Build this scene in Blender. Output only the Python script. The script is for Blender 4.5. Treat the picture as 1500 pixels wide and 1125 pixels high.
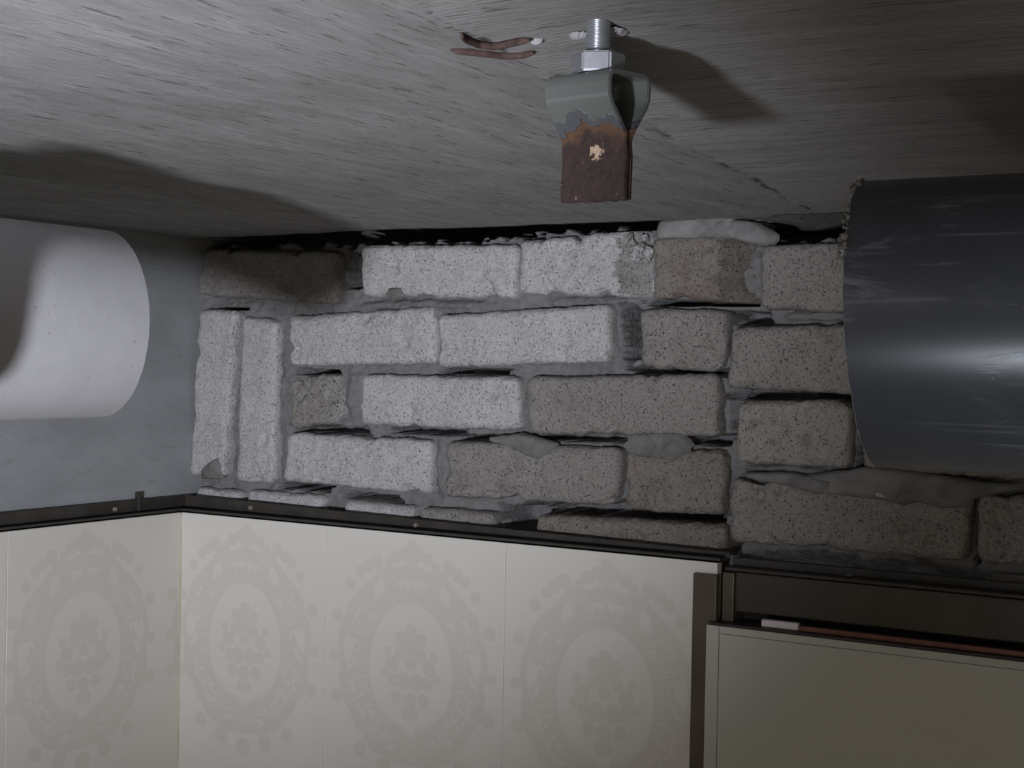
import bpy, bmesh, math, random
from mathutils import Vector, Matrix, noise
random.seed(4)
for o in list(bpy.data.objects): bpy.data.objects.remove(o)
S = bpy.context.scene; COL = S.collection
EYE = 2.30          # camera height; the slab underside is 0.13 m above it
SLAB = 2.431
# ---------------------------------------------------------------- camera
yaw, pitch, roll = math.radians(31.08), math.atan(31/2108), math.atan(.019)
r0 = Vector((math.cos(yaw), math.sin(yaw), 0)); f0 = Vector((-math.sin(yaw), math.cos(yaw), 0)); zz = Vector((0, 0, 1))
fwd = f0*math.cos(pitch) - zz*math.sin(pitch); up0 = zz*math.cos(pitch) + f0*math.sin(pitch)
rt = r0*math.cos(roll) + up0*math.sin(roll); upv = -r0*math.sin(roll) + up0*math.cos(roll)
cd = bpy.data.cameras.new('camera'); cam = bpy.data.objects.new('camera', cd); COL.objects.link(cam)
cd.sensor_width = 36; cd.lens = 36*2108/1500; cd.clip_start = .02
m = Matrix((rt, upv, -fwd)).transposed().to_4x4(); m.translation = Vector((1.13, -1.187, EYE)); cam.matrix_world = m
S.camera = cam
# ---------------------------------------------------------------- light and exposure
w = bpy.data.worlds.new('world'); S.world = w; w.use_nodes = True
w.node_tree.nodes['Background'].inputs[0].default_value = (1, .86, .68, 1)
w.node_tree.nodes['Background'].inputs[1].default_value = .065
def lamp(name, kind, loc, energy, col, aim=None, **k):
    d = bpy.data.lights.new(name, kind); o = bpy.data.objects.new(name, d); COL.objects.link(o)
    o.location = loc; d.energy = energy; d.color = col
    for a, b in k.items(): setattr(d, a, b)
    if aim: o.rotation_euler = (Vector(aim)-Vector(loc)).to_track_quat('-Z', 'Y').to_euler()
    return o
TL = Vector((.957, -1.5, 2.12))
lamp('torch_light', 'SPOT', TL, 72, (.86, .885, 1), TL+Vector((-.74, 1, .42)), spot_size=math.radians(71), spot_blend=.8, shadow_soft_size=.03)
lamp('pipe_fill_light', 'SPOT', (.95, -1.15, 2.07), 3.7, (.80, .87, 1), (1.16, -.62, 2.20), spot_size=math.radians(60), spot_blend=.8, shadow_soft_size=.035)  # added fill lamp for the dark pipe, standing in for torch spill
lamp('room_light', 'AREA', (1.3, -1.7, 1.85), 2.4, (1, .87, .70), (.7, 0, 1.2), size=.6)
S.view_settings.view_transform = 'Standard'; S.view_settings.look = 'None'; S.view_settings.exposure = 0; S.view_settings.gamma = 1
S.view_settings.use_curve_mapping = False
# ---------------------------------------------------------------- helpers
def tag(o, label=None, cat=None, group=None, kind=None):
    for k, v in (('label', label), ('category', cat), ('group', group), ('kind', kind)):
        if v: o[k] = v
    return o
def empty(name, loc, **k):
    o = bpy.data.objects.new(name, None); COL.objects.link(o); o.location = loc; o.empty_display_size = .02
    return tag(o, **k)
def link(name, bm, mat, parent=None, loc=(0, 0, 0), smooth=False, rot=None, recalc=True):
    """loc is local to the parent; bm is in the object's own space"""
    me = bpy.data.meshes.new(name)
    if recalc: bmesh.ops.recalc_face_normals(bm, faces=bm.faces)
    if smooth:
        for f in bm.faces: f.smooth = True
    bm.to_mesh(me); bm.free(); me.materials.append(mat)
    o = bpy.data.objects.new(name, me); COL.objects.link(o); o.location = loc
    if rot: o.rotation_euler = rot
    if parent: o.parent = parent
    return o
def box(bm, a, b, bev=0):
    t = bmesh.new(); bmesh.ops.create_cube(t, size=1)
    for v in t.verts: v.co = Vector([(a[i]+b[i])/2 + v.co[i]*(b[i]-a[i]) for i in range(3)])
    if bev: bmesh.ops.bevel(t, geom=t.edges[:], offset=bev, segments=2, affect='EDGES', profile=.5)
    me = bpy.data.meshes.new('t'); t.to_mesh(me); t.free(); bm.from_mesh(me); bpy.data.meshes.remove(me); return bm
def nbox(a, b, bev=0): return box(bmesh.new(), a, b, bev)
def grid(bm, fn, nu, nv):
    vs = [[bm.verts.new(fn(i/nu, j/nv)) for j in range(nv+1)] for i in range(nu+1)]
    for i in range(nu):
        for j in range(nv): bm.faces.new((vs[i][j], vs[i+1][j], vs[i+1][j+1], vs[i][j+1]))
    return vs
def fbm(p, o=4):
    return noise.fractal(Vector(p), 1.0, 2.0, o)
def sstep(a, b, x):
    t = max(0, min(1, (x-a)/(b-a))); return t*t*(3-2*t)
# ---------------------------------------------------------------- materials
class NT:
    def __init__(s, name, rough=.8, metal=0, spec=.3):
        s.m = bpy.data.materials.new(name); s.m.use_nodes = True; s.t = s.m.node_tree; s.b = s.t.nodes['Principled BSDF']
        s.b.inputs['Roughness'].default_value = rough; s.b.inputs['Metallic'].default_value = metal
        s.b.inputs['Specular IOR Level'].default_value = spec
        s.tc = s.t.nodes.new('ShaderNodeTexCoord')
    def l(s, a, b): s.t.links.new(a, b)
    def put(s, inp, v):
        if isinstance(v, bpy.types.NodeSocket): s.l(v, inp)
        elif isinstance(v, tuple) and len(v) == 3 and inp.type == 'RGBA': inp.default_value = (*v, 1)
        else: inp.default_value = v
    def math(s, op, a, b=0., c=None, clamp=False):
        n = s.t.nodes.new('ShaderNodeMath'); n.operation = op; n.use_clamp = clamp
        s.put(n.inputs[0], a); s.put(n.inputs[1], b)
        if c is not None: s.put(n.inputs[2], c)
        return n.outputs[0]
    def mix(s, f, a, b):
        n = s.t.nodes.new('ShaderNodeMix'); n.data_type = 'RGBA'
        s.put(n.inputs[0], f); s.put(n.inputs[6], a); s.put(n.inputs[7], b); return n.outputs[2]
    def ramp(s, v, a, b, to0=0., to1=1.):
        n = s.t.nodes.new('ShaderNodeMapRange'); n.interpolation_type = 'SMOOTHSTEP'
        s.put(n.inputs[0], v); n.inputs[1].default_value = a; n.inputs[2].default_value = b
        n.inputs[3].default_value = to0; n.inputs[4].default_value = to1; return n.outputs[0]
    def map(s, scale=(1, 1, 1), rot=(0, 0, 0), rnd=False, src='Object'):
        n = s.t.nodes.new('ShaderNodeMapping'); n.inputs['Scale'].default_value = scale; n.inputs['Rotation'].default_value = rot
        s.l(s.tc.outputs[src], n.inputs[0])
        if rnd:
            oi = s.t.nodes.new('ShaderNodeObjectInfo'); k = s.math('MULTIPLY', oi.outputs['Random'], 37.)
            c = s.t.nodes.new('ShaderNodeCombineXYZ')
            for i in range(3): s.l(k, c.inputs[i])
            s.l(c.outputs[0], n.inputs[1])
        return n.outputs[0]
    def noise(s, vec, scale, detail=4, rough=.6, dist=0):
        n = s.t.nodes.new('ShaderNodeTexNoise'); s.l(vec, n.inputs['Vector']); n.inputs['Scale'].default_value = scale
        n.inputs['Detail'].default_value = detail; n.inputs['Roughness'].default_value = rough; n.inputs['Distortion'].default_value = dist
        return n.outputs['Fac']
    def voro(s, vec, scale, feat='F1'):
        n = s.t.nodes.new('ShaderNodeTexVoronoi'); n.feature = feat; s.l(vec, n.inputs['Vector']); n.inputs['Scale'].default_value = scale
        return n.outputs['Distance']
    def sep(s, vec):
        n = s.t.nodes.new('ShaderNodeSeparateXYZ'); s.l(vec, n.inputs[0]); return n.outputs
    def col(s, v): s.put(s.b.inputs['Base Color'], v)
    def bump(s, h, strength, dist, prev=None):
        n = s.t.nodes.new('ShaderNodeBump'); n.inputs['Strength'].default_value = strength; n.inputs['Distance'].default_value = dist
        s.l(h, n.inputs['Height'])
        if prev: s.l(prev, n.inputs['Normal'])
        return n.outputs[0]
    def nrm(s, v): s.l(v, s.b.inputs['Normal'])

def brick_mat(name, c1, c2, pit=1., stain=None):
    n = NT(name, .92, 0, .15); v = n.map(rnd=True)
    a = n.noise(v, 30, 6, .7); f = n.noise(v, 240, 6, .78); g = n.noise(v, 620, 2, .6)
    pits = n.math('MULTIPLY', n.ramp(n.noise(v, 430, 5, .75), .565, .67), .68*pit)
    spots = n.math('MULTIPLY', n.ramp(n.noise(v, 75, 4, .7), .63, .72), .45*pit)
    c = n.mix(n.ramp(a, .3, .7), c1, c2)
    c = n.mix(n.ramp(f, .35, .72), c, tuple(x*1.22 for x in c1))
    c = n.mix(pits, c, tuple(x*.3 for x in c2)); c = n.mix(spots, c, tuple(x*.42 for x in c2))
    if stain: c = n.mix(n.math('MULTIPLY', n.ramp(n.noise(v, 45, 3, .6), .56, .68), .4), c, stain)
    n.col(c)
    h = n.math('SUBTRACT', n.math('ADD', n.math('MULTIPLY', f, .8), n.math('MULTIPLY', g, .35)), n.math('MULTIPLY', pits, .9))
    n.nrm(n.bump(h, .9, .0018)); return n.m
M = {}
M['brick_pale'] = brick_mat('brick_pale', (.47, .465, .455), (.35, .345, .335), .8)
M['brick_grey_shaded'] = brick_mat('brick_grey_shaded', (.265, .25, .228), (.195, .182, .164), 1.1)  # grey brick, with the shade beyond the torch beam put into its colour
M['brick_brown_shaded'] = brick_mat('brick_brown_shaded', (.235, .208, .18), (.165, .146, .125), .9, (.17, .13, .105))  # brown brick, likewise darkened in colour for the dim right side
M['fracture'] = brick_mat('brick_fracture', (.31, .30, .285), (.19, .18, .17), 1.2)
M['fracture_brown'] = brick_mat('brick_fracture_brown', (.17, .15, .13), (.10, .088, .075), 1.2)
M['brick_spot'] = brick_mat('brick_spot', (.30, .285, .255), (.24, .22, .195), 1.1, (.10, .07, .05))

n = NT('mortar', .9, 0, .2); v = n.map(); a = n.noise(v, 9, 5, .6); f = n.noise(v, 120, 5, .65)
n.col(n.mix(n.ramp(f, .3, .75), n.mix(n.ramp(a, .3, .7), (.19, .19, .19), (.13, .13, .127)), (.215, .213, .21)))
n.nrm(n.bump(f, .9, .003)); M['mortar'] = n.m
n = NT('dried_mortar', .95, 0, .15); v = n.map(); a = n.noise(v, 25, 5, .6); f = n.noise(v, 160, 5, .65)
n.col(n.mix(n.ramp(a, .35, .7), (.205, .20, .19), (.13, .126, .118))); n.nrm(n.bump(f, .7, .0015)); M['smear'] = n.m
n = NT('pale_mortar', .95, 0, .15); v = n.map(); a = n.noise(v, 30, 6, .7); f = n.noise(v, 160, 5, .65)
n.col(n.mix(n.ramp(a, .35, .7), (.27, .265, .258), (.17, .166, .16))); n.nrm(n.bump(f, .7, .0015)); M['lump'] = n.m

# cement render of the left wall
n = NT('cement_render', .85, 0, .2); v = n.map((1, 1, 2.2)); a = n.noise(v, 7, 6, .62); b = n.noise(n.map((1, 1, 4)), 22, 5, .7, .3)
f = n.noise(v, 190, 3, .6)
c = n.mix(n.ramp(a, .3, .72), (.315, .33, .335), (.25, .262, .268)); c = n.mix(n.math('MULTIPLY', n.ramp(b, .58, .75), .5), c, (.15, .155, .15))
n.col(c); n.nrm(n.bump(f, .25, .0012, n.bump(a, .4, .006))); M['render'] = n.m

# board marked slab: two sheets of formwork, grain along Y on the left of the seam, along X on the right
n = NT('board_marked_concrete', .85, 0, .25); ob = n.tc.outputs['Object']; xyz = n.sep(ob)
wob = n.math('MULTIPLY', n.math('SUBTRACT', n.noise(ob, 18, 3), .5), .03)
side = n.math('ADD', n.math('SUBTRACT', xyz[0], n.math('MULTIPLY_ADD', xyz[1], -.135, .722)), wob)   # <0 left sheet
sel = n.ramp(side, -.004, .004)
def grain(n, m1, m2, m3):
    g1 = n.noise(m1, 1, 7, .68, .25); g2 = n.noise(m2, 1, 5, .75, .4); g3 = n.noise(m3, 1, 3, .6, .1); return g1, g2, g3
A = grain(n, n.map((70, 12, 1), (0, 0, .05)), n.map((760, 60, 1), (0, 0, -.04)), n.map((300, 34, 1), (0, 0, .03)))
B = grain(n, n.map((8, 70, 1), (0, 0, .02)), n.map((70, 760, 1)), n.map((46, 340, 1)))
g = [n.math('ADD', n.math('MULTIPLY', A[i], n.math('SUBTRACT', 1., sel)), n.math('MULTIPLY', B[i], sel)) for i in range(3)]
c = n.mix(n.ramp(g[0], .3, .72), (.25, .245, .235), (.36, .355, .345))
c = n.mix(n.math('MULTIPLY', n.ramp(g[1], .46, .64), .5), c, (.19, .182, .165))
c = n.mix(n.math('MULTIPLY', n.ramp(g[2], .60, .68), .75), c, (.09, .083, .072))
wht = n.ramp(n.noise(n.map((7, 90, 1)), 1, 4, .7), .66, .74)
c = n.mix(n.math('MULTIPLY', n.math('MULTIPLY', wht, sel), .45), c, (.5, .49, .46))
blot = n.noise(n.map(), 6, 5, .6); c = n.mix(n.math('MULTIPLY', n.ramp(blot, .48, .75), .35), c, (.17, .16, .14))
seam = n.math('MULTIPLY', n.ramp(n.math('ABSOLUTE', n.math('ADD', side, .003)), .004, .0), n.ramp(n.noise(ob, 26, 4, .7), .45, .62))
c = n.mix(n.math('MULTIPLY', seam, .85), c, (.035, .028, .022))
n.col(c)
h = n.math('ADD', n.math('MULTIPLY', g[0], .5), n.math('ADD', n.math('MULTIPLY', g[1], .8), n.math('MULTIPLY', g[2], .8)))
h = n.math('SUBTRACT', h, seam); n.nrm(n.bump(h, .8, .0016)); M['slab'] = n.m

# cream wall panels with a tonal printed medallion
def panel_mat(name, axis, first, span, ztop):
    n = NT(name, .42, 0, .35); p = n.sep(n.tc.outputs['Object']); u0 = p[axis]
    u = n.math('SUBTRACT', n.math('FRACT', n.math('ADD', n.math('DIVIDE', n.math('SUBTRACT', u0, first), span), 50.5)), .5)
    u = n.math('MULTIPLY', u, span); v = n.math('SUBTRACT', ztop, p[2])
    v = n.math('MODULO', v, .262)
    cmb = n.t.nodes.new('ShaderNodeCombineXYZ'); au = n.math('ABSOLUTE', u); n.l(au, cmb.inputs[0]); n.l(v, cmb.inputs[1]); V = cmb.outputs[0]
    acc = None
    def add(m):
        nonlocal acc
        acc = m if acc is None else n.math('MAXIMUM', acc, m)
    def disc(x, y, r):
        d = n.math('ADD', n.math('POWER', n.math('ABSOLUTE', n.math('SUBTRACT', au, x)), 2.), n.math('POWER', n.math('ABSOLUTE', n.math('SUBTRACT', v, y)), 2.))
        return n.ramp(d, (r*1.08)**2, (r*.92)**2)
    def ell(cy, a, b):
        return n.math('SQRT', n.math('ADD', n.math('POWER', n.math('DIVIDE', au, a), 2.), n.math('POWER', n.math('ABSOLUTE', n.math('DIVIDE', n.math('SUBTRACT', v, cy), b)), 2.)))
    e = ell(.125, .088, .098)
    sw = n.noise(V, 62, 1, .4, 1.3)                               # scrolled leaves inside the frame
    scroll = n.math('MULTIPLY', n.ramp(n.math('ABSOLUTE', n.math('SUBTRACT', sw, .5)), .018, .034), n.ramp(n.noise(V, 30, 1), .33, .37))
    e = n.math('ADD', e, n.math('MULTIPLY', n.math('SUBTRACT', n.noise(V, 34, 1, .4), .5), .16))
    band = n.math('MULTIPLY', n.math('MULTIPLY', n.ramp(e, .60, .63), n.ramp(e, 1.03, 1.0)), scroll); add(band)
    rim = n.math('MULTIPLY', n.ramp(e, .90, .92), n.ramp(e, 1.02, .99)); add(rim)
    ov = ell(.128, .050, .066); add(n.math('MULTIPLY', n.ramp(ov, .97, .99), n.ramp(ov, 1.12, 1.09)))
    for (x, y, r) in ((0, .007, .0065), (.009, .014, .0065), (0, .017, .009), (.019, .019, .0065), (.028, .026, .005), (.043, .025, .0075), (.053, .031, .0065),
                      (.062, .037, .006), (.036, .034, .006), (.074, .050, .006), (.090, .083, .007), (.093, .125, .006), (.09, .165, .007), (.06, .215, .008), (.03, .228, .009), (0, .236, .010)): add(disc(x, y, r))
    for (x, y, r) in ((0, .105, .010), (.012, .098, .007), (.012, .113, .007), (0, .090, .007), (0, .122, .007), (.022, .124, .008), (.028, .112, .005), (.020, .140, .007),
                      (.031, .134, .005), (.008, .140, .009), (.016, .156, .007), (0, .158, .008), (.004, .172, .006)): add(disc(x, y, r))
    base = n.mix(n.ramp(n.noise(n.map(), 3, 3), .3, .7), (.68, .66, .60), (.655, .635, .575))
    c = n.mix(n.math('MULTIPLY', acc, .34), base, (.52, .49, .425))
    lin = n.noise(n.map((1.5, 1.5, 260) if axis == 0 else (1.5, 1.5, 260)), 1, 3); c = n.mix(n.math('MULTIPLY', n.ramp(lin, .55, .75), .12), c, (.47, .45, .40))
    n.col(c); n.put(n.b.inputs['Roughness'], n.ramp(acc, 0, 1, .45, .36)); n.nrm(n.bump(n.noise(n.map((1, 1, 1)), 420, 2), .06, .0006)); return n.m
M['panel_back'] = panel_mat('medallion_panel', 0, .3256, .2131, 2.126)
M['panel_left'] = panel_mat('medallion_panel_side', 1, -.170, .2131, 2.126)

def plain(name, c, rough=.6, metal=0, spec=.4, var=.25, scale=60, bump=.1, c2=None):
    n = NT(name, rough, metal, spec); a = n.noise(n.map(rnd=True), scale, 5, .65)
    n.col(n.mix(n.ramp(a, .3, .72), c, c2 or tuple(x*(1-var) for x in c))); n.nrm(n.bump(a, bump, .001)); return n.m
M['edge_cream'] = plain('cream_panel_edge', (.62, .55, .42), .55)
M['rail'] = plain('dark_brown_rail', (.050, .044, .036), .5, 0, .4, .4, 40)
M['frame'] = plain('brown_frame_film', (.105, .082, .055), .42, 0, .45, .3, 18)
M['frame_dk'] = plain('dark_brown_frame_film', (.062, .050, .036), .45, 0, .45, .3, 18)
M['leaf'] = plain('greige_door_film', (.50, .495, .43), .5, 0, .35, .06, 6, .03)
M['dark'] = plain('painted_cavity_shade', (.03, .028, .026), .9)  # near-black colour standing for shade inside the cavity
M['screw'] = plain('screw_zinc', (.5, .45, .40), .4, .8)
M['pink'] = plain('reddish_brown_wood', (.21, .085, .06), .5, 0, .4, .3, 90)
M['white_tip'] = plain('pale_pink_tip', (.72, .66, .66), .5, 0, .4, .08, 90)
M['chalk'] = plain('white_plaster_dab', (.33, .32, .33), .9)
M['sliver'] = plain('rust_brown_sliver', (.08, .050, .043), .75, 0, .25, .45, 260, .5)
M['burr'] = plain('plastic_burr', (.2, .19, .17), .8)
M['floor'] = plain('floor_tile', (.30, .29, .27), .6)
n = NT('white_plastic_pipe', .38, 0, .42); xyz = n.sep(n.tc.outputs['Object']); a = n.noise(n.map((60, 1.5, 60)), 1, 4, .7); d = n.noise(n.map((300, 60, 300)), 1, 2, .6)
c = n.mix(n.ramp(a, .3, .7), (.40, .395, .41), (.375, .37, .385)); c = n.mix(n.math('MULTIPLY', n.ramp(d, .69, .74), .7), c, (.2, .19, .19))
n.col(c); n.nrm(n.bump(a, .08, .0015)); M['pipe_white'] = n.m
n = NT('dark_grey_plastic_pipe', .3, 0, .55); v = n.map((1.2, 1, 1))
sc = n.math('MULTIPLY', n.ramp(n.noise(n.map((14, 60, 60)), 1, 6, .75, .6), .54, .72), n.ramp(n.noise(v, 16, 3, .6), .42, .66))
sp = n.ramp(n.noise(v, 170, 3, .7), .70, .75)
st = n.math('MULTIPLY', n.ramp(n.noise(n.map((8, 240, 240)), 1, 3, .6), .62, .74), .3)
c = n.mix(n.ramp(n.noise(v, 8, 3), .35, .7), (.048, .052, .062), (.063, .068, .081))
c = n.mix(n.math('MULTIPLY', n.math('MAXIMUM', n.math('MULTIPLY', sp, .6), n.math('MAXIMUM', sc, st)), .6), c, (.36, .38, .44))
n.col(c); n.put(n.b.inputs['Roughness'], n.math('MULTIPLY_ADD', sc, .2, .30)); n.nrm(n.bump(sc, .12, .001)); M['pipe_dark'] = n.m
n = NT('zinc_steel', .33, .85, .5); a = n.noise(n.map(), 260, 3); n.col(n.mix(a, (.42, .44, .47), (.56, .58, .62))); n.nrm(n.bump(a, .1, .0004)); M['zinc'] = n.m
# bracket: glossy grey paint, rusted through at the welded stem
n = NT('painted_steel_rusting', .22, 0, .6); ob = n.tc.outputs['Object']; p = n.sep(ob)
edge = n.math('ADD', p[2], n.math('MULTIPLY', n.math('SUBTRACT', n.noise(ob, 110, 5, .6), .5), .018))
edge = n.math('ADD', edge, n.math('MULTIPLY', n.math('ABSOLUTE', n.math('SUBTRACT', p[1], .001)), .28))
rust = n.ramp(edge, .0315, .0305); grey = n.ramp(edge, .0345, .0335); deep = n.ramp(edge, .0300, .024)
rc = n.mix(n.ramp(n.noise(ob, 300, 5, .7), .35, .68), (.020, .010, .0085), (.046, .021, .015))
rc = n.mix(n.math('SUBTRACT', 1., deep), rc, (.11, .055, .024))
rc = n.mix(n.ramp(n.noise(ob, 330, 4, .7), .66, .72), rc, (.3, .22, .15))
cmb = n.t.nodes.new('ShaderNodeVectorMath'); cmb.operation = 'DISTANCE'; n.l(ob, cmb.inputs[0]); cmb.inputs[1].default_value = (-.002, -.002, .019)
dd = n.math('ADD', cmb.outputs['Value'], n.math('MULTIPLY', n.math('SUBTRACT', n.noise(ob, 420, 4), .5), .012))
rc = n.mix(n.ramp(dd, .0034, .0018), rc, (.50, .36, .25))
c = n.mix(grey, (.105, .115, .105), (.06, .063, .07)); c = n.mix(rust, c, rc); n.col(c)
n.put(n.b.inputs['Roughness'], n.math('MULTIPLY_ADD', grey, .5, .2))
n.nrm(n.bump(n.math('MULTIPLY', n.noise(ob, 380, 5, .7), rust), .9, .002, n.bump(grey, .6, .0012))); M['bracket'] = n.m

# ---------------------------------------------------------------- slab above
bm = bmesh.new()
def slab_pt(u, v):
    x = -.05+u*2.3; y = .30-v*3.0
    z = SLAB + .0022*fbm((x*3, y*3, 2), 3) + .0006*fbm((x*30, y*9, 5), 3)
    if y > -.03: z += .035*sstep(-.004, .006, y)*(1-sstep(.56, .575, x)*sstep(.69, .675, x))
    # chipped pockets round the embedded slivers and the anchor
    for cx, cy, r, d in ((.815, -.685, .024, .0012), (.864, -.684, .016, .0025)):
        q = math.hypot(x-cx, y-cy)/r*(1+.5*fbm((x*60, y*60, 1), 3))
        if q < 1: z += d*(1-q)
    return (x, y, z)
vs = grid(bm, slab_pt, 460, 300)
ceil = link('ceiling', bm, M['slab'], smooth=True, recalc=False); tag(ceil, kind='structure')
for p in ceil.data.polygons: pass
top = link('slab_body', nbox((-.3, -2.7, SLAB+.040), (2.25, .66, SLAB+.16)), M['slab'], ceil)
# ---------------------------------------------------------------- cement left wall
bm = bmesh.new()
def lw(u, v):
    y = .12-u*2.6; z = 1.0+v*1.44
    return (.0025*fbm((y*4, z*6, 3), 4) - .001 + .0005*fbm((y*25, z*40, 1), 3), y, z)
grid(bm, lw, 200, 120); wl = link('wall_left', bm, M['render'], smooth=True); tag(wl, kind='structure')
link('wall_core', nbox((-.16, -2.5, 0), (-.006, .62, SLAB+.1)), M['render'], wl)
# thin raised scabs of cement on the render, as in the photograph
# ---------------------------------------------------------------- brick wall
BRICKS = [
    (((0.0128, 2.4199), (0.1977, 2.4125), (0.1989, 2.3572), (-0.0003, 2.3687)), 'brick_grey_shaded', 0, 0.9, None),
    (((0.2286, 2.4181), (0.4169, 2.4145), (0.4165, 2.3614), (0.2288, 2.3655)), 'brick_pale', 0, 1, None),
    (((0.4199, 2.4177), (0.5545, 2.4252), (0.5573, 2.3617), (0.4195, 2.3666)), 'brick_pale', -0.002, 1.2, 0.56),
    (((0.5602, 2.4169), (0.6583, 2.4153), (0.6609, 2.3562), (0.5587, 2.3611)), 'brick_brown_shaded', -0.001, 1.3, 0.33),
    (((0.6636, 2.4074), (0.7936, 2.4074), (0.7951, 2.3454), (0.6636, 2.3514)), 'brick_grey_shaded', -0.001, 1, None),
    (((0.8021, 2.4083), (0.9166, 2.4077), (0.9182, 2.341), (0.8035, 2.3454)), 'brick_grey_shaded', 0, 1, None),
    (((0.0041, 2.3536), (0.0612, 2.3511), (0.0463, 2.1679), (-0.0053, 2.1672)), 'brick_pale', 0, 0.9, None),
    (((0.0672, 2.3445), (0.1183, 2.3415), (0.1164, 2.1646), (0.0612, 2.1643)), 'brick_pale', 0.002, 0.9, None),
    (((0.1314, 2.3452), (0.3224, 2.3553), (0.3244, 2.2975), (0.1344, 2.2922)), 'brick_pale', 0.002, 1.1, None),
    (((0.3258, 2.3457), (0.5183, 2.3563), (0.5209, 2.3021), (0.327, 2.2942)), 'brick_pale', -0.003, 1, None),
    (((0.5471, 2.3524), (0.6335, 2.3509), (0.6341, 2.296), (0.5512, 2.2969)), 'brick_grey_shaded', 0, 1.1, None),
    (((0.6384, 2.3347), (0.7724, 2.3397), (0.7738, 2.2782), (0.6371, 2.2816)), 'brick_grey_shaded', -0.004, 1, None),
    (((0.7793, 2.3397), (0.9029, 2.341), (0.9044, 2.2765), (0.7795, 2.2784)), 'brick_grey_shaded', 0, 1, None),
    (((0.1328, 2.2798), (0.2049, 2.2863), (0.2034, 2.2345), (0.1349, 2.2254)), 'brick_grey_shaded', 0.003, 1.6, 0.5),
    (((0.2315, 2.2847), (0.422, 2.2867), (0.4232, 2.2349), (0.2326, 2.2335)), 'brick_pale', -0.001, 1.1, None),
    (((0.4289, 2.2868), (0.6277, 2.2941), (0.6303, 2.2379), (0.4346, 2.2321)), 'brick_grey_shaded', -0.002, 1, None),
    (((0.6457, 2.2698), (0.7482, 2.2752), (0.7478, 2.2152), (0.6444, 2.2156)), 'brick_spot', -0.002, 1, None),
    (((0.7577, 2.2709), (0.9096, 2.2713), (0.911, 2.2145), (0.759, 2.2147)), 'brick_grey_shaded', -0.001, 1, None),
    (((0.135, 2.221), (0.322, 2.2212), (0.3224, 2.1667), (0.1305, 2.1691)), 'brick_pale', -0.001, 1.2, None),
    (((0.3384, 2.2213), (0.5319, 2.2236), (0.5296, 2.1692), (0.3363, 2.1656)), 'brick_grey_shaded', -0.001, 1.1, None),
    (((0.5355, 2.22), (0.6357, 2.226), (0.6345, 2.1673), (0.5395, 2.1667)), 'brick_brown_shaded', 0, 1.6, None),
    (((0.6415, 2.2016), (0.8487, 2.2019), (0.8473, 2.1454), (0.6401, 2.1465)), 'brick_grey_shaded', -0.003, 1.3, None),
    (((0.8535, 2.2023), (0.9415, 2.2025), (0.9428, 2.1464), (0.8549, 2.145)), 'brick_grey_shaded', -0.002, 1.1, None),
    (((0.0011, 2.1554), (0.0693, 2.1543), (0.0704, 2.1023), (0.0003, 2.1005)), 'brick_pale', 0.002, 1, None),
    (((0.0761, 2.1562), (0.1852, 2.1566), (0.1864, 2.1044), (0.0773, 2.1014)), 'brick_pale', 0.002, 1.1, None),
    (((0.2113, 2.1547), (0.3003, 2.153), (0.3014, 2.1035), (0.2115, 2.1065)), 'brick_pale', 0.001, 1, None),
    (((0.3061, 2.1534), (0.3956, 2.1541), (0.3967, 2.1051), (0.3064, 2.104)), 'brick_grey_shaded', 0.002, 1, None),
    (((0.4409, 2.156), (0.6366, 2.1602), (0.6357, 2.111), (0.4412, 2.1057)), 'brick_brown_shaded', 0.003, 1.3, None),
    (((0.8604, 2.1378), (0.943, 2.139), (0.9436, 2.1136), (0.861, 2.1103)), 'brick_grey_shaded', 0.004, 1.3, None),
]
VOIDS = [
    (-0.0004, 0.2211, 2.4225, 2.4808),
    (0.2012, 0.2296, 2.3756, 2.409),
    (0.2135, 0.4255, 2.4213, 2.4711),
    (0.4112, 0.5569, 2.4272, 2.471),
    (0.6685, 0.9154, 2.4103, 2.4584),
    (0.5244, 0.5478, 2.304, 2.3543),
    (0.1346, 0.1896, 2.2827, 2.2896),
    (0.3271, 0.4026, 2.2874, 2.2942),
    (0.1406, 0.2265, 2.222, 2.2304),
    (0.2614, 0.3446, 2.2255, 2.2337),
    (0.3449, 0.4118, 2.2216, 2.2285),
    (0.1136, 0.1831, 2.1593, 2.1715),
    (0.206, 0.2713, 2.1543, 2.1628),
    (0.3961, 0.4408, 2.1316, 2.1599),
    (0.4385, 0.526, 2.2264, 2.2353),
    (0.6347, 0.7575, 2.2713, 2.2806),
    (0.6351, 0.6649, 2.3383, 2.3497),
    (0.6329, 0.6407, 2.238, 2.2925),
    (0.8489, 0.8536, 2.1478, 2.1989),
    (0.6365, 0.6455, 2.1353, 2.1632),
    (0.0163, 0.066, 2.3528, 2.3563),
    (0.5949, 0.6354, 2.229, 2.2405),
    (0.5353, 0.6341, 2.2916, 2.2984),
    (0.4401, 0.6343, 2.1566, 2.1745),
    (0.5512, 0.657, 2.3549, 2.361),
    (0.7502, 0.7584, 2.2142, 2.2434),
]
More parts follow.
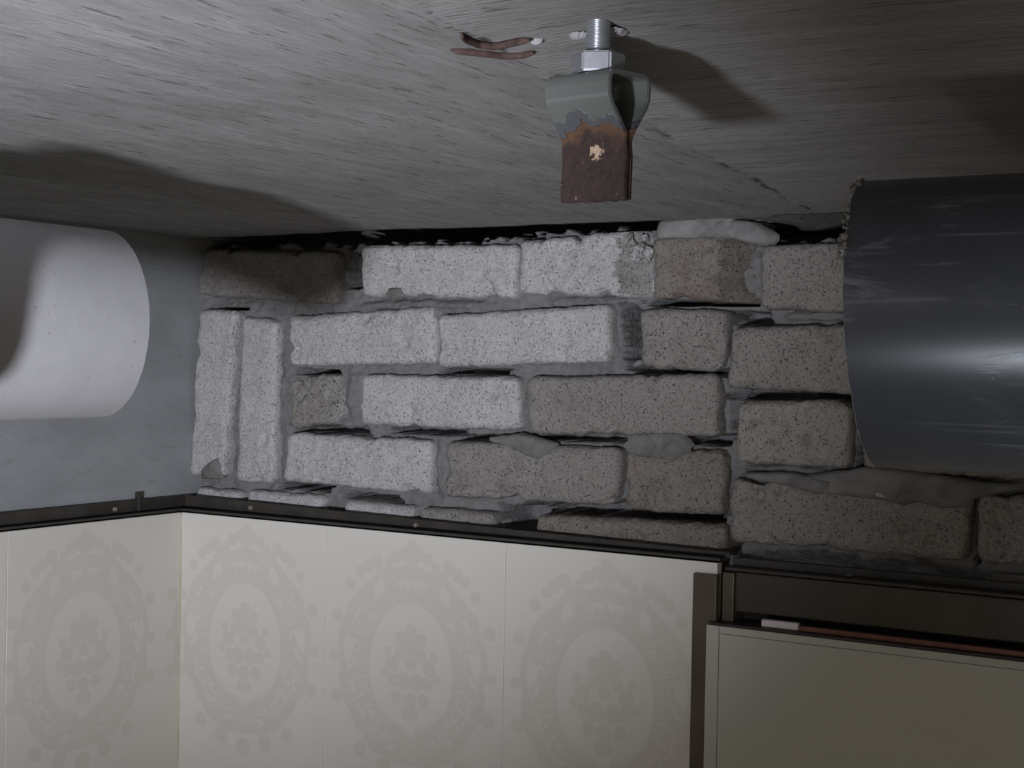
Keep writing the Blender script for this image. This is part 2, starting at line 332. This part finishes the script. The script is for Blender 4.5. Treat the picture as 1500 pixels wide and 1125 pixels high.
BULGE = [
    (0.1282, 2.2309, 0.0205, 0.0946, 0.006),
    (0.3292, 2.191, 0.0131, 0.0339, 0.008),
    (0.2152, 2.2625, 0.0159, 0.0282, 0.006),
    (0.2925, 2.3568, 0.0971, 0.0061, 0.006),
    (0.4946, 2.3596, 0.0565, 0.0058, 0.004),
    (0.3753, 2.2937, 0.0465, 0.0053, 0.004),
    (0.7242, 2.1282, 0.0757, 0.0139, 0.02),
    (0.8001, 2.1294, 0.0657, 0.0124, 0.018),
    (0.7192, 2.3454, 0.0415, 0.0053, 0.006),
    (0.6918, 2.211, 0.0424, 0.0059, 0.008),
    (0.4235, 2.2192, 0.0137, 0.0118, 0.006),
    (-0.0147, 2.2713, 0.0103, 0.1677, 0.008),
    (0.052, 2.2728, 0.0079, 0.1045, 0.003),
]
def near_void(x, z):
    best = 0; n_ = None
    for (x0, x1, z0, z1) in VOIDS:
        if x < x0-.02 or x > x1+.02 or z < z0-.01 or z > z1+.01: continue
        if n_ is None: n_ = .35*fbm((x*70, z*70, 3), 3)
        cx, cz, hx, hz = (x0+x1)/2, (z0+z1)/2, (x1-x0)/2, (z1-z0)/2
        q = max(abs(x-cx)/hx, abs(z-cz)/hz) + n_
        best = max(best, sstep(1.15, .85, q))
    return best
def wall_y(x, z):
    y = .017 + .006*fbm((x*14, z*22, 1), 4) + .0018*fbm((x*70, z*110, 8), 3)
    for (cx, cz, rx, rz, h) in BULGE:
        q = math.hypot((x-cx)/rx, (z-cz)/rz)
        if q > 1.5: continue
        q += .25*fbm((x*50, z*50, 9), 3)
        y -= h*sstep(1.1, .4, q)
    return y + .055*near_void(x, z)
bm = bmesh.new()
grid(bm, lambda u, v: ((lambda x, z: (x, wall_y(x, z), z))(-.01+u*1.32, 2.045+v*.392)), 760, 400)
bmesh.ops.delete(bm, geom=[v for v in bm.verts if v.co.z > 2.409 and v.co.y > .045], context='VERTS')
wb = link('wall_back', bm, M['mortar'], smooth=True); tag(wb, kind='structure')
link('wall_core', nbox((-.15, .075, 0), (2.2, .2, 2.404)), M['mortar'], wb)
link('wall_core', nbox((-.15, .60, 0), (2.2, .66, SLAB+.1)), M['mortar'], wb)
link('wall_base', nbox((0, .014, 0), (1.31, .08, 2.046)), M['mortar'], wb)

def rounded_brick(quad, depth, rough, seed, split=None, rad=.008):
    """quad: four corners (x, z) TL TR BR BL on the wall face, in metres -> bmesh about the centre"""
    (ax, az), (bx, bz), (cx, cz), (dx, dz) = quad
    ox = (ax+bx+cx+dx)/4; oz = (az+bz+cz+dz)/4
    W = (math.hypot(bx-ax, bz-az)+math.hypot(cx-dx, cz-dz))/2; H = (math.hypot(ax-dx, az-dz)+math.hypot(bx-cx, bz-cz))/2
    nx = max(8, int(W/.0019)); nz = max(8, int(H/.0019)); ny = 9
    bm = bmesh.new()
    def place(s, t, d):
        # s, t in [-1, 1] over the face, d depth from the face in metres
        X, Z, Y = s*W/2, t*H/2, d
        r = rad*(1+.45*noise.noise(Vector((s*2+seed, t*2, 7))))
        ix = max(-W/2+r, min(W/2-r, X)); iz = max(-H/2+r, min(H/2-r, Z)); iy = max(r, Y)
        v = Vector((X-ix, Y-iy, Z-iz)); L = v.length
        if L > 1e-9: v = v*(r/L); 
        P = Vector((ix, iy, iz))+v if L > 1e-9 else Vector((X, Y, Z))
        nr = v.normalized() if L > 1e-9 else Vector((0, -1, 0))
        q = Vector((P.x*60+seed*9.1, P.y*60, P.z*60+seed*3.7))
        amp = rough*(.0011*fbm(q, 4) + .0007*fbm(q*4.2, 3))
        chip = max(0, fbm(Vector((P.x*28+seed*5, P.z*28, seed)), 3)-.30)*.010*rough if L > 1e-9 else 0
        if split and s > split: amp -= min(1, (s-split)/(1-split)*1.6)*.013 + .010*abs(fbm(q*.6, 4))
        P += nr*(amp-chip) if not (split and s > split) else Vector((nr.x*chip*-1, -amp+chip, nr.z*chip*-1))
        ss, tt = P.x/(W/2), P.z/(H/2); a, b = (ss+1)/2, (tt+1)/2
        x = (dx*(1-a)+cx*a)*(1-b) + (ax*(1-a)+bx*a)*b; z = (dz*(1-a)+cz*a)*(1-b) + (az*(1-a)+bz*a)*b
        return Vector((x-ox, P.y, z-oz))
    cache = {}
    def vert(i, j, k):
        key = (i, j, k)
        if key not in cache: cache[key] = bm.verts.new(place(2*i/nx-1, 2*j/nz-1, depth*(k/ny)**1.6))
        return cache[key]
    for i in range(nx):
        for j in range(nz):
            fc = bm.faces.new((vert(i, j, 0), vert(i+1, j, 0), vert(i+1, j+1, 0), vert(i, j+1, 0)))
            if split and 2*i/nx-1 > split+.16*fbm((j*.16, seed, 0), 3)-.02: fc.material_index = 1
    for k in range(ny):
        for i in range(nx):
            bm.faces.new((vert(i, 0, k), vert(i, 0, k+1), vert(i+1, 0, k+1), vert(i+1, 0, k)))
            bm.faces.new((vert(i, nz, k), vert(i+1, nz, k), vert(i+1, nz, k+1), vert(i, nz, k+1)))
        for j in range(nz):
            bm.faces.new((vert(0, j, k), vert(0, j+1, k), vert(0, j+1, k+1), vert(0, j, k+1)))
            bm.faces.new((vert(nx, j, k), vert(nx, j, k+1), vert(nx, j+1, k+1), vert(nx, j+1, k)))
    return bm, ox, oz
for k, (quad, mat, yoff, rough, split) in enumerate(BRICKS):
    bm, ox, oz = rounded_brick(quad, .06, rough, k+1, split)
    o = link('brick', bm, M[mat], wb, (ox, yoff, oz), smooth=True)
    if split: o.data.materials.append(M['fracture_brown' if mat == 'brick_brown_shaded' else 'fracture'])

def blob(outline, y0, h, seed, step=.0022):
    """a raised smear of mortar: domed over an outline (x, z) on the wall"""
    xs = [p[0] for p in outline]; zs = [p[1] for p in outline]
    ox, oz = sum(xs)/len(xs), sum(zs)/len(zs)
    bm = bmesh.new(); rings = 12; N = 72
    def edge(a):
        best = None; d = Vector((math.cos(a), math.sin(a)))
        for i in range(len(outline)):
            p = Vector(outline[i])-Vector((ox, oz)); q = Vector(outline[(i+1) % len(outline)])-Vector((ox, oz)); e = q-p
            den = d.x*e.y-d.y*e.x
            if abs(den) < 1e-12: continue
            t = (p.x*e.y-p.y*e.x)/den; s = (p.x*d.y-p.y*d.x)/den
            if t > 0 and -1e-6 <= s <= 1+1e-6: best = max(best or 0, t)
        return best or .005
    E = [edge(2*math.pi*i/N)*(1+.10*noise.noise(Vector((i*.7, seed, 0)))) for i in range(N)]
    c = bm.verts.new((0, -h, 0)); prev = None
    for r in range(1, rings+1):
        f = r/rings; row = []
        for i in range(N):
            a = 2*math.pi*i/N; x = E[i]*f*math.cos(a); z = E[i]*f*math.sin(a)
            y = -h*(1-f**3.2)+.0042*fbm((x*60+seed, z*60, seed), 4)*(1-f**6) + (.006 if r == rings else 0)
            row.append(bm.verts.new((x, y, z)))
        for i in range(N):
            j = (i+1) % N
            if prev: bm.faces.new((prev[i], row[i], row[j], prev[j]))
            else: bm.faces.new((c, row[i], row[j]))
        prev = row
    return bm, ox, oz
SMEARS = [
    ([(0.3885, 2.2275), (0.4232, 2.2329), (0.4647, 2.2256), (0.4627, 2.2165), (0.4465, 2.2079), (0.4328, 2.2111), (0.412, 2.2206), (0.3886, 2.2222)], -0.001, 0.004, 'smear', 'mortar_smear'),
    ([(0.5332, 2.2274), (0.5435, 2.2367), (0.5676, 2.2401), (0.5946, 2.24), (0.6055, 2.2307), (0.6004, 2.2219), (0.5851, 2.2137), (0.5715, 2.2155), (0.5509, 2.2157), (0.5369, 2.2188)], -0.001, 0.006, 'smear', 'mortar_smear'),
    ([(0.6981, 2.2054), (0.7402, 2.2148), (0.7636, 2.2195), (0.8037, 2.2171), (0.8587, 2.2114), (0.8904, 2.21), (0.8906, 2.2046), (0.8509, 2.1999), (0.8484, 2.1892), (0.8266, 2.1877), (0.8099, 2.1916), (0.7959, 2.1884), (0.7642, 2.192), (0.7227, 2.1928), (0.7074, 2.1977)], -0.0035, 0.005, 'smear', 'mortar_smear'),
    ([(0.7669, 2.2025), (0.7754, 2.207), (0.7835, 2.2064), (0.7838, 2.1939), (0.7746, 2.1939)], -0.007, 0.003, 'brick_pale', 'mortar_lump'),
    ([(0.6509, 2.2087), (0.698, 2.2101), (0.7463, 2.2047), (0.7525, 2.1942), (0.7227, 2.1928), (0.6982, 2.1984), (0.6543, 2.2029)], -0.003, 0.004, 'smear', 'mortar_smear'),
    ([(0.015, 2.1737), (0.025, 2.1833), (0.0379, 2.1892), (0.044, 2.1827), (0.0444, 2.1663), (0.0162, 2.1646)], -0.001, 0.003, 'smear', 'mortar_smear'),
    ([(0.558, 2.4226), (0.5646, 2.4311), (0.5902, 2.4351), (0.6297, 2.4336), (0.6619, 2.4265), (0.6796, 2.4164), (0.6773, 2.4082), (0.6611, 2.4051), (0.6495, 2.4126), (0.5636, 2.415)], 0.002, 0.007, 'lump', 'mortar_lump'),
    ([(0.2626, 2.3666), (0.2684, 2.3735), (0.282, 2.374), (0.2872, 2.365), (0.2713, 2.3596)], -0.0015, 0.003, 'smear', 'mortar_smear'),
    ([(0.6495, 2.1304), (0.6935, 2.1354), (0.7597, 2.1343), (0.7831, 2.125), (0.7364, 2.1194), (0.6625, 2.1196)], -0.001, 0.005, 'smear', 'mortar_smear'),
]
for k, (outl, y0, h, mat, nm) in enumerate(SMEARS):
    bm, ox, oz = blob(outl, y0, h, k+3.3); link(nm, bm, M[mat], wb, (ox, y0, oz), smooth=True)
# crumbling debris wedged beside the third brick of the top course
for k in range(14):
    bm = bmesh.new(); bmesh.ops.create_icosphere(bm, subdivisions=3, radius=1)
    s = random.uniform(.002, .0042)
    for v in bm.verts: v.co *= s*(1+.9*noise.noise(v.co*1.3+Vector((k, 0, 0)))+.3*noise.noise(v.co*4+Vector((k, 0, 0))))
    link('mortar_crumb', bm, M['brick_pale' if k % 3 else 'fracture'], wb, (random.uniform(0.5345, 0.5566), random.uniform(.002, .012), random.uniform(2.3974, 2.4209)), smooth=True)
# ---------------------------------------------------------------- floor below (the room goes on under the frame)
tag(link('floor', nbox((-.2, -2.7, -.05), (2.25, .3, 0)), M['floor']), kind='structure')
# ---------------------------------------------------------------- cream panel lining, in front of the masonry
PT = 2.1312
def panel(parent, a, b, mat):
    bm = nbox(a, b, .0007); return link('panel', bm, mat, parent)
seams = [.0200, .2190, .4321, .6455]
lb = empty('wall_lining_back', (0, 0, 0), kind='structure')
for a, b in zip(seams, seams[1:]): panel(lb, (a+.0001, -.035, .0), (b-.0001, -.025, PT), M['panel_back'])
ll = empty('wall_lining_left', (0, 0, 0), kind='structure')
ys = [-.0352, -.266, -.479, -.692, -.905, -1.118, -1.331]
for a, b in zip(ys, ys[1:]): panel(ll, (.010, b+.0001, 0), (.020, a-.0001, PT), M['panel_left'])
link('corner_bead', nbox((.0196, -.0362, 0), (.0212, -.0346, PT-.001), .0004), M['edge_cream'], lb)
tr = empty('trim_1', (0, 0, 0), kind='structure')
def angle_rail(x0, x1, parent):
    bm = bmesh.new()
    box(bm, (x0, -.0365, PT+.0002), (x1, -.012, PT+.0022), .0004); box(bm, (x0, -.0145, PT+.001), (x1, -.012, PT+.0165), .0005)
    box(bm, (x0, -.0365, PT+.0002), (x1, -.0335, PT+.0042), .0004)
    for v in bm.verts:
        if v.co.z > PT+.01: v.co.z -= .0095*min(1, max(0, v.co.x/.5))
    return link('rail', bm, M['rail'], parent)
angle_rail(.003, .648, tr)
for x, sz in ((.1007, .0085), (.3155, .0058)):
    bm = bmesh.new(); bmesh.ops.create_cone(bm, segments=14, radius1=.0030, radius2=.0022, depth=.002, cap_ends=True)
    link('screw', bm, M['screw'], tr, (x, -.0156, PT+sz), rot=(math.pi/2, 0, 0))
tr2 = empty('trim_2', (0, 0, 0), kind='structure')
bm = bmesh.new()
box(bm, (.003, -1.33, PT+.0002), (.0215, -.030, PT+.0022), .0004); box(bm, (.003, -1.33, PT+.001), (.0055, -.013, PT+.0165), .0005)
box(bm, (.0190, -1.33, PT+.0002), (.0215, -.034, PT+.0042), .0004)
link('rail', bm, M['rail'], tr2)
bm = bmesh.new(); bmesh.ops.create_cone(bm, segments=14, radius1=.0030, radius2=.0022, depth=.002, cap_ends=True)
link('screw', bm, M['screw'], tr2, (.0066, -.118, PT+.0085), rot=(0, math.pi/2, 0))
link('wall_mark', nbox((.001, -.0855, PT+.004), (.0072, -.0815, PT+.024), .0006), M['rail'], tr2)  # small box added for a dark mark on the wall
# ---------------------------------------------------------------- doorway on the right
dr = empty('door_1', (0, 0, 0), kind='structure')
bm = bmesh.new(); box(bm, (.6262, -.0425, 0), (.6480, -.0352, 2.1215), .0008); link('front_post', bm, M['frame'], dr)
bm = bmesh.new(); box(bm, (.6500, -.034, 0), (.6605, -.012, 2.1235), .0008); link('jamb', bm, M['frame'], dr)
bm = bmesh.new()
box(bm, (.6606, -.0310, 2.0905), (1.31, -.0120, 2.1240), .0012)
link('header', bm, M['frame_dk'], dr)
bm = bmesh.new(); box(bm, (.6500, -.0290, 2.1245), (1.31, -.0060, 2.1275), .0006); box(bm, (.6500, -.0120, 2.127), (1.31, -.0060, 2.134), .0006)
link('rail', bm, M['rail'], dr)
link('cavity_shade_board', nbox((.6605, -.0115, 1.9), (1.31, -.007, 2.092)), M['dark'], dr)  # board added to paint the shade in the gap above the leaf
LT = 2.0799
bm = bmesh.new(); box(bm, (.6430, -.0505, 0), (.6545, -.0430, LT), .0006); box(bm, (.6549, -.0502, 0), (1.31, -.0430, LT-.0065), .0006); box(bm, (.6549, -.0505, LT-.0062), (1.31, -.043, LT), .0005)
link('door_leaf', bm, M['leaf'], dr)
link('leaf_cap', nbox((.6440, -.0495, LT+.0002), (1.31, -.0300, LT+.0022), .0006), M['rail'], dr)
# ---------------------------------------------------------------- loose strip lying on the door top
t = empty('trim_strip', (0.6895, -.040, LT+.0023))
tag(t, 'thin reddish brown wooden strip with pale tip lying on top of the greige door panel', 'strip')
link('strip', nbox((.0325, -.003, 0), (.56, .003, .0042), .0006), M['pink'], t)
link('pale_tip', nbox((0, -.0034, 0), (.0325, .0034, .0062), .0012), M['white_tip'], t)['label'] = 'pale pinkish white end block'
# ---------------------------------------------------------------- pipes
def pipe(name, R, wall, L, mat, cut, seed):
    """hollow pipe along +X from 0 to L, end at 0 cut along cut(angle)"""
    bm = bmesh.new(); N = 160; rows = []
    segs = [(0, R-.0006, 0), (.0005, R, 0), (.02, R, 1)] + [(L*k/12, R, 1) for k in range(1, 13)]
    inner = [(L*k/12, R-wall, 1) for k in range(12, 0, -1)] + [(.0005, R-wall, 0), (0, R-wall+.0006, 0)]
    for (x, r, _) in segs+inner:
        row = []
        for i in range(N):
            a = 2*math.pi*i/N; k = max(0, 1-x/.2)
            row.append(bm.verts.new((x+k*(cut(a)+.0004*noise.noise(Vector((math.cos(a)*9, math.sin(a)*9, seed)))), r*math.cos(a), r*math.sin(a))))
        rows.append(row)
    for r0_, r1_ in zip(rows, rows[1:]+rows[:1]):
        for i in range(N): bm.faces.new((r0_[i], r0_[(i+1) % N], r1_[(i+1) % N], r1_[i]))
    return bm
p = empty('drain_pipe', (0.4630, -0.5650, 2.3190)); p.rotation_euler = (0, 0, -math.pi/2)
tag(p, 'white plastic drain pipe coming from the left, its cut end beside the cement wall', 'pipe')
link('pipe_wall', pipe('p', .0568, .0031, 1.75, M['pipe_white'], lambda a: .001+.0156*math.cos(a), 1), M['pipe_white'], p, smooth=True).data.set_sharp_from_angle(angle=math.radians(30))
bm = pipe('p', .045, .0031, .10, M['pipe_white'], lambda a: 0, 5)  # unseen capped socket, added to cast a curved shadow on the white pipe
dsk = bmesh.ops.create_cone(bm, segments=48, radius1=.0425, radius2=.0425, depth=.003, cap_ends=True, matrix=Matrix.Translation((.004, 0, 0)) @ Matrix.Rotation(math.pi/2, 4, 'Y'))
link('added_shadow_socket', bm, M['pipe_white'], p, (.23, .101, -.012), smooth=True, rot=(0, 0, -math.pi/2)).data.set_sharp_from_angle(angle=math.radians(38))
p = empty('drain_pipe', (0.9525, -0.6165, 2.3183))
tag(p, 'dark grey plastic drain pipe with chalky scuffs, entering from the right before the bricks', 'pipe')
link('pipe_wall', pipe('p', .0573, .0031, 1.25, M['pipe_dark'], lambda a: .0022-.0068*math.cos(a)-.0038*math.sin(a), 2), M['pipe_dark'], p, smooth=True).data.set_sharp_from_angle(angle=math.radians(30))
# frayed plastic burr left by the saw near the top of the rim
bm = bmesh.new()
for k in range(70):
    a = math.radians(random.uniform(100, 158)); r = .0568+random.uniform(-.0010, .0012)
    c = Vector(((.0022-.0068*math.cos(a)-.0038*math.sin(a)) + random.uniform(-.0020, .0010), r*math.cos(a), r*math.sin(a)))
    t2 = bmesh.new(); bmesh.ops.create_icosphere(t2, subdivisions=1, radius=random.uniform(.0004, .0012))
    sc = Vector((random.uniform(.6, 1.5), random.uniform(.4, 1), random.uniform(.5, 1.6)))
    for v in t2.verts: v.co = Vector((v.co.x*sc.x, v.co.y*sc.y, v.co.z*sc.z))+c
    me = bpy.data.meshes.new('t'); t2.to_mesh(me); t2.free(); bm.from_mesh(me)
b = link('saw_burr', bm, M['burr'], p); b['kind'] = 'stuff'
b['label'] = 'frayed pale plastic shavings on the cut rim'
# ---------------------------------------------------------------- anchor bolt, nut and rusty hanger
HX, HY, HZ = (0.8644, -0.6851, 2.3640)
h = empty('pipe_hanger', (HX, HY, HZ)); h.rotation_euler = (math.radians(1.5), math.radians(-2), math.radians(77.1))
tag(h, 'grey painted steel hanger with rusty stem on a threaded bolt under the slab', 'hanger')
prof = [(.0014, 0), (.0014, .0225), (.0018, .0255), (.0104, .0365), (.0116, .0395), (.0119, .0440), (.0113, .0466), (.0098, .0480), (.0075, .0484), (0, .0484)]
prof = prof + [(-x, z) for x, z in prof[-2::-1]]
def strip_mesh(path, th, w):
    pts = [Vector(q) for q in path]; outs, ins = [], []
    for i, q in enumerate(pts):
        a = pts[max(0, i-1)]; c = pts[min(len(pts)-1, i+1)]; d = (c-a).normalized(); nn = Vector((d.y, -d.x))
        outs.append(q+nn*th/2); ins.append(q-nn*th/2)
    loop = outs+ins[::-1]; n2 = len(loop); bm = bmesh.new(); K = 16; rows = []
    for k in range(K+1):
        y = (k/K-.5)*w; rows.append([bm.verts.new((v.x, y, v.y)) for v in loop])
    for k in range(K):
        for i in range(n2): bm.faces.new((rows[k][i], rows[k][(i+1) % n2], rows[k+1][(i+1) % n2], rows[k+1][i]))
    L = len(pts)
    for row in (rows[0], rows[-1]):
        for i in range(L-1): bm.faces.new((row[i], row[i+1], row[n2-2-i], row[n2-1-i]))
    bmesh.ops.recalc_face_normals(bm, faces=bm.faces)
    bmesh.ops.subdivide_edges(bm, edges=[e for e in bm.edges if e.calc_length() > .004], cuts=3, use_grid_fill=True)
    sharp = [e for e in bm.edges if len(e.link_faces) == 2 and e.calc_face_angle() > math.radians(60)]
    bmesh.ops.bevel(bm, geom=sharp, offset=.00035, segments=2, affect='EDGES')
    for v in bm.verts:                      # rust scale makes the stem uneven
        k = sstep(.030, .022, v.co.z)
        if k: q = v.co*320; v.co += k*.00075*Vector((noise.noise(q), noise.noise(q+Vector((9, 0, 0))), .9*noise.noise(q+Vector((0, 9, 0)))))
    return bm
link('bracket_strip', strip_mesh(prof, .0021, .033), M['bracket'], h, smooth=True).data.set_sharp_from_angle(angle=math.radians(38))
# nut
bm = bmesh.new(); bmesh.ops.create_cone(bm, segments=6, radius1=.0108, radius2=.0108, depth=.0078, cap_ends=True)
bmesh.ops.bevel(bm, geom=bm.edges[:], offset=.0007, segments=2, affect='EDGES')
link('nut', bm, M['zinc'], h, (0, 0, .0495+.0040), rot=(0, 0, math.radians(-77.1+31.1+22)))
bm = bmesh.new(); R = .0051; N = 32; P = .0015; z0, z1 = .043, .0725; K = int((z1-z0)/P*8); rows = []
for k in range(K+1):
    z = z0+(z1-z0)*k/K; row = []
    for i in range(N):
        ph = (z/P - i/N) % 1; r = R - .0008*(1-abs(2*ph-1))**.8
        row.append(bm.verts.new((r*math.cos(2*math.pi*i/N), r*math.sin(2*math.pi*i/N), z)))
    rows.append(row)
for a, b in zip(rows, rows[1:]):
    for i in range(N): bm.faces.new((a[i], a[(i+1) % N], b[(i+1) % N], b[i]))
bm.faces.new(rows[0][::-1]); bm.faces.new(rows[-1])
link('threaded_rod', bm, M['zinc'], h, smooth=True)
bm = bmesh.new(); bmesh.ops.create_cone(bm, segments=6, radius1=.0070, radius2=.0070, depth=.006, cap_ends=True)
bmesh.ops.bevel(bm, geom=bm.edges[:], offset=.0006, segments=2, affect='EDGES'); link('bolt_head', bm, M['zinc'], h, (0, 0, .0470-.0035))
# ---------------------------------------------------------------- slivers set in the slab, plaster dabs
def sliver(path, widths, label, seed):
    c = Vector((sum(p[0] for p in path)/len(path), sum(p[1] for p in path)/len(path), SLAB+.0002))
    bm = bmesh.new(); n1 = 40; N = 10; rows = []
    def lerp(arr, t):
        t *= len(arr)-1; i = min(int(t), len(arr)-2); f = t-i; f = f*f*(3-2*f) if False else f
        return arr[i]*(1-f)+arr[i+1]*f
    P = [Vector((p[0], p[1], 0)) for p in path]
    for k in range(n1+1):
        t = k/n1; q = lerp(P, t); w_ = lerp(widths, t)*(1+.12*noise.noise(Vector((t*14, seed, 0))))+.00005; d = (lerp(P, min(1, t+.02))-lerp(P, max(0, t-.02))).normalized(); s = Vector((-d.y, d.x, 0))
        rows.append([bm.verts.new(q-c*1+Vector((0, 0, c.z))+s*w_*math.cos(2*math.pi*i/N)+Vector((0, 0, (.0016*min(1, w_/.0008))*math.sin(2*math.pi*i/N)-.0004))) for i in range(N)])
    for a, b in zip(rows, rows[1:]):
        for i in range(N): bm.faces.new((a[i], a[(i+1) % N], b[(i+1) % N], b[i]))
    bm.faces.new(rows[0]); bm.faces.new(rows[-1])
    o = link('wood_sliver', bm, M['sliver'], None, c, smooth=True); return tag(o, label, 'sliver')
SL = [
    [(0.81096, -0.70213), (0.80893, -0.69495), (0.80871, -0.68528), (0.81243, -0.6806), (0.81952, -0.68138), (0.82665, -0.68347), (0.8319, -0.68364)],
    [(0.79233, -0.68248), (0.79539, -0.67878), (0.79915, -0.67398), (0.80293, -0.66915), (0.80734, -0.66248), (0.8146, -0.66045), (0.8215, -0.66306)],
]
sliver(SL[0], [.0006, .0009, .0012, .0012, .0011, .0009, .0003], 'shorter curved rust-brown sliver in the slab, the one farther from the wall', 1)
sliver(SL[1], [.0001, .0010, .0012, .0013, .0013, .0011, .0003], 'longer rust-brown sliver with pointed end in the slab, the one nearer the wall', 2)
DABS = [
    (0.8663, -0.6776, 0.0055, 0.005),
    (0.8517, -0.6795, 0.0035, 0.0022),
    (0.8318, -0.6784, 0.0025, 0.001),
]
for k, (x, y, rx, ry) in enumerate(DABS):
    bm = bmesh.new(); N = 40; prev = None; c = bm.verts.new((0, 0, -.0014))
    for r in range(1, 7):
        row = []
        for i in range(N):
            a = 2*math.pi*i/N; g_ = (1+.55*noise.noise(Vector((math.cos(a)*2.2, math.sin(a)*2.2, k*5+1))))*r/6
            row.append(bm.verts.new((rx*g_*math.cos(a), ry*g_*math.sin(a), -.0014*(1-(r/6)**2)+.0004*noise.noise(Vector((a*3, r, k)))+(.0012 if r == 6 else 0))))
        for i in range(N):
            j = (i+1) % N
            if prev: bm.faces.new((prev[i], prev[j], row[j], row[i]))
            else: bm.faces.new((c, row[j], row[i]))
        prev = row
    link('plaster_dab', bm, M['chalk'], ceil, (x, y, SLAB+.0003), smooth=True)
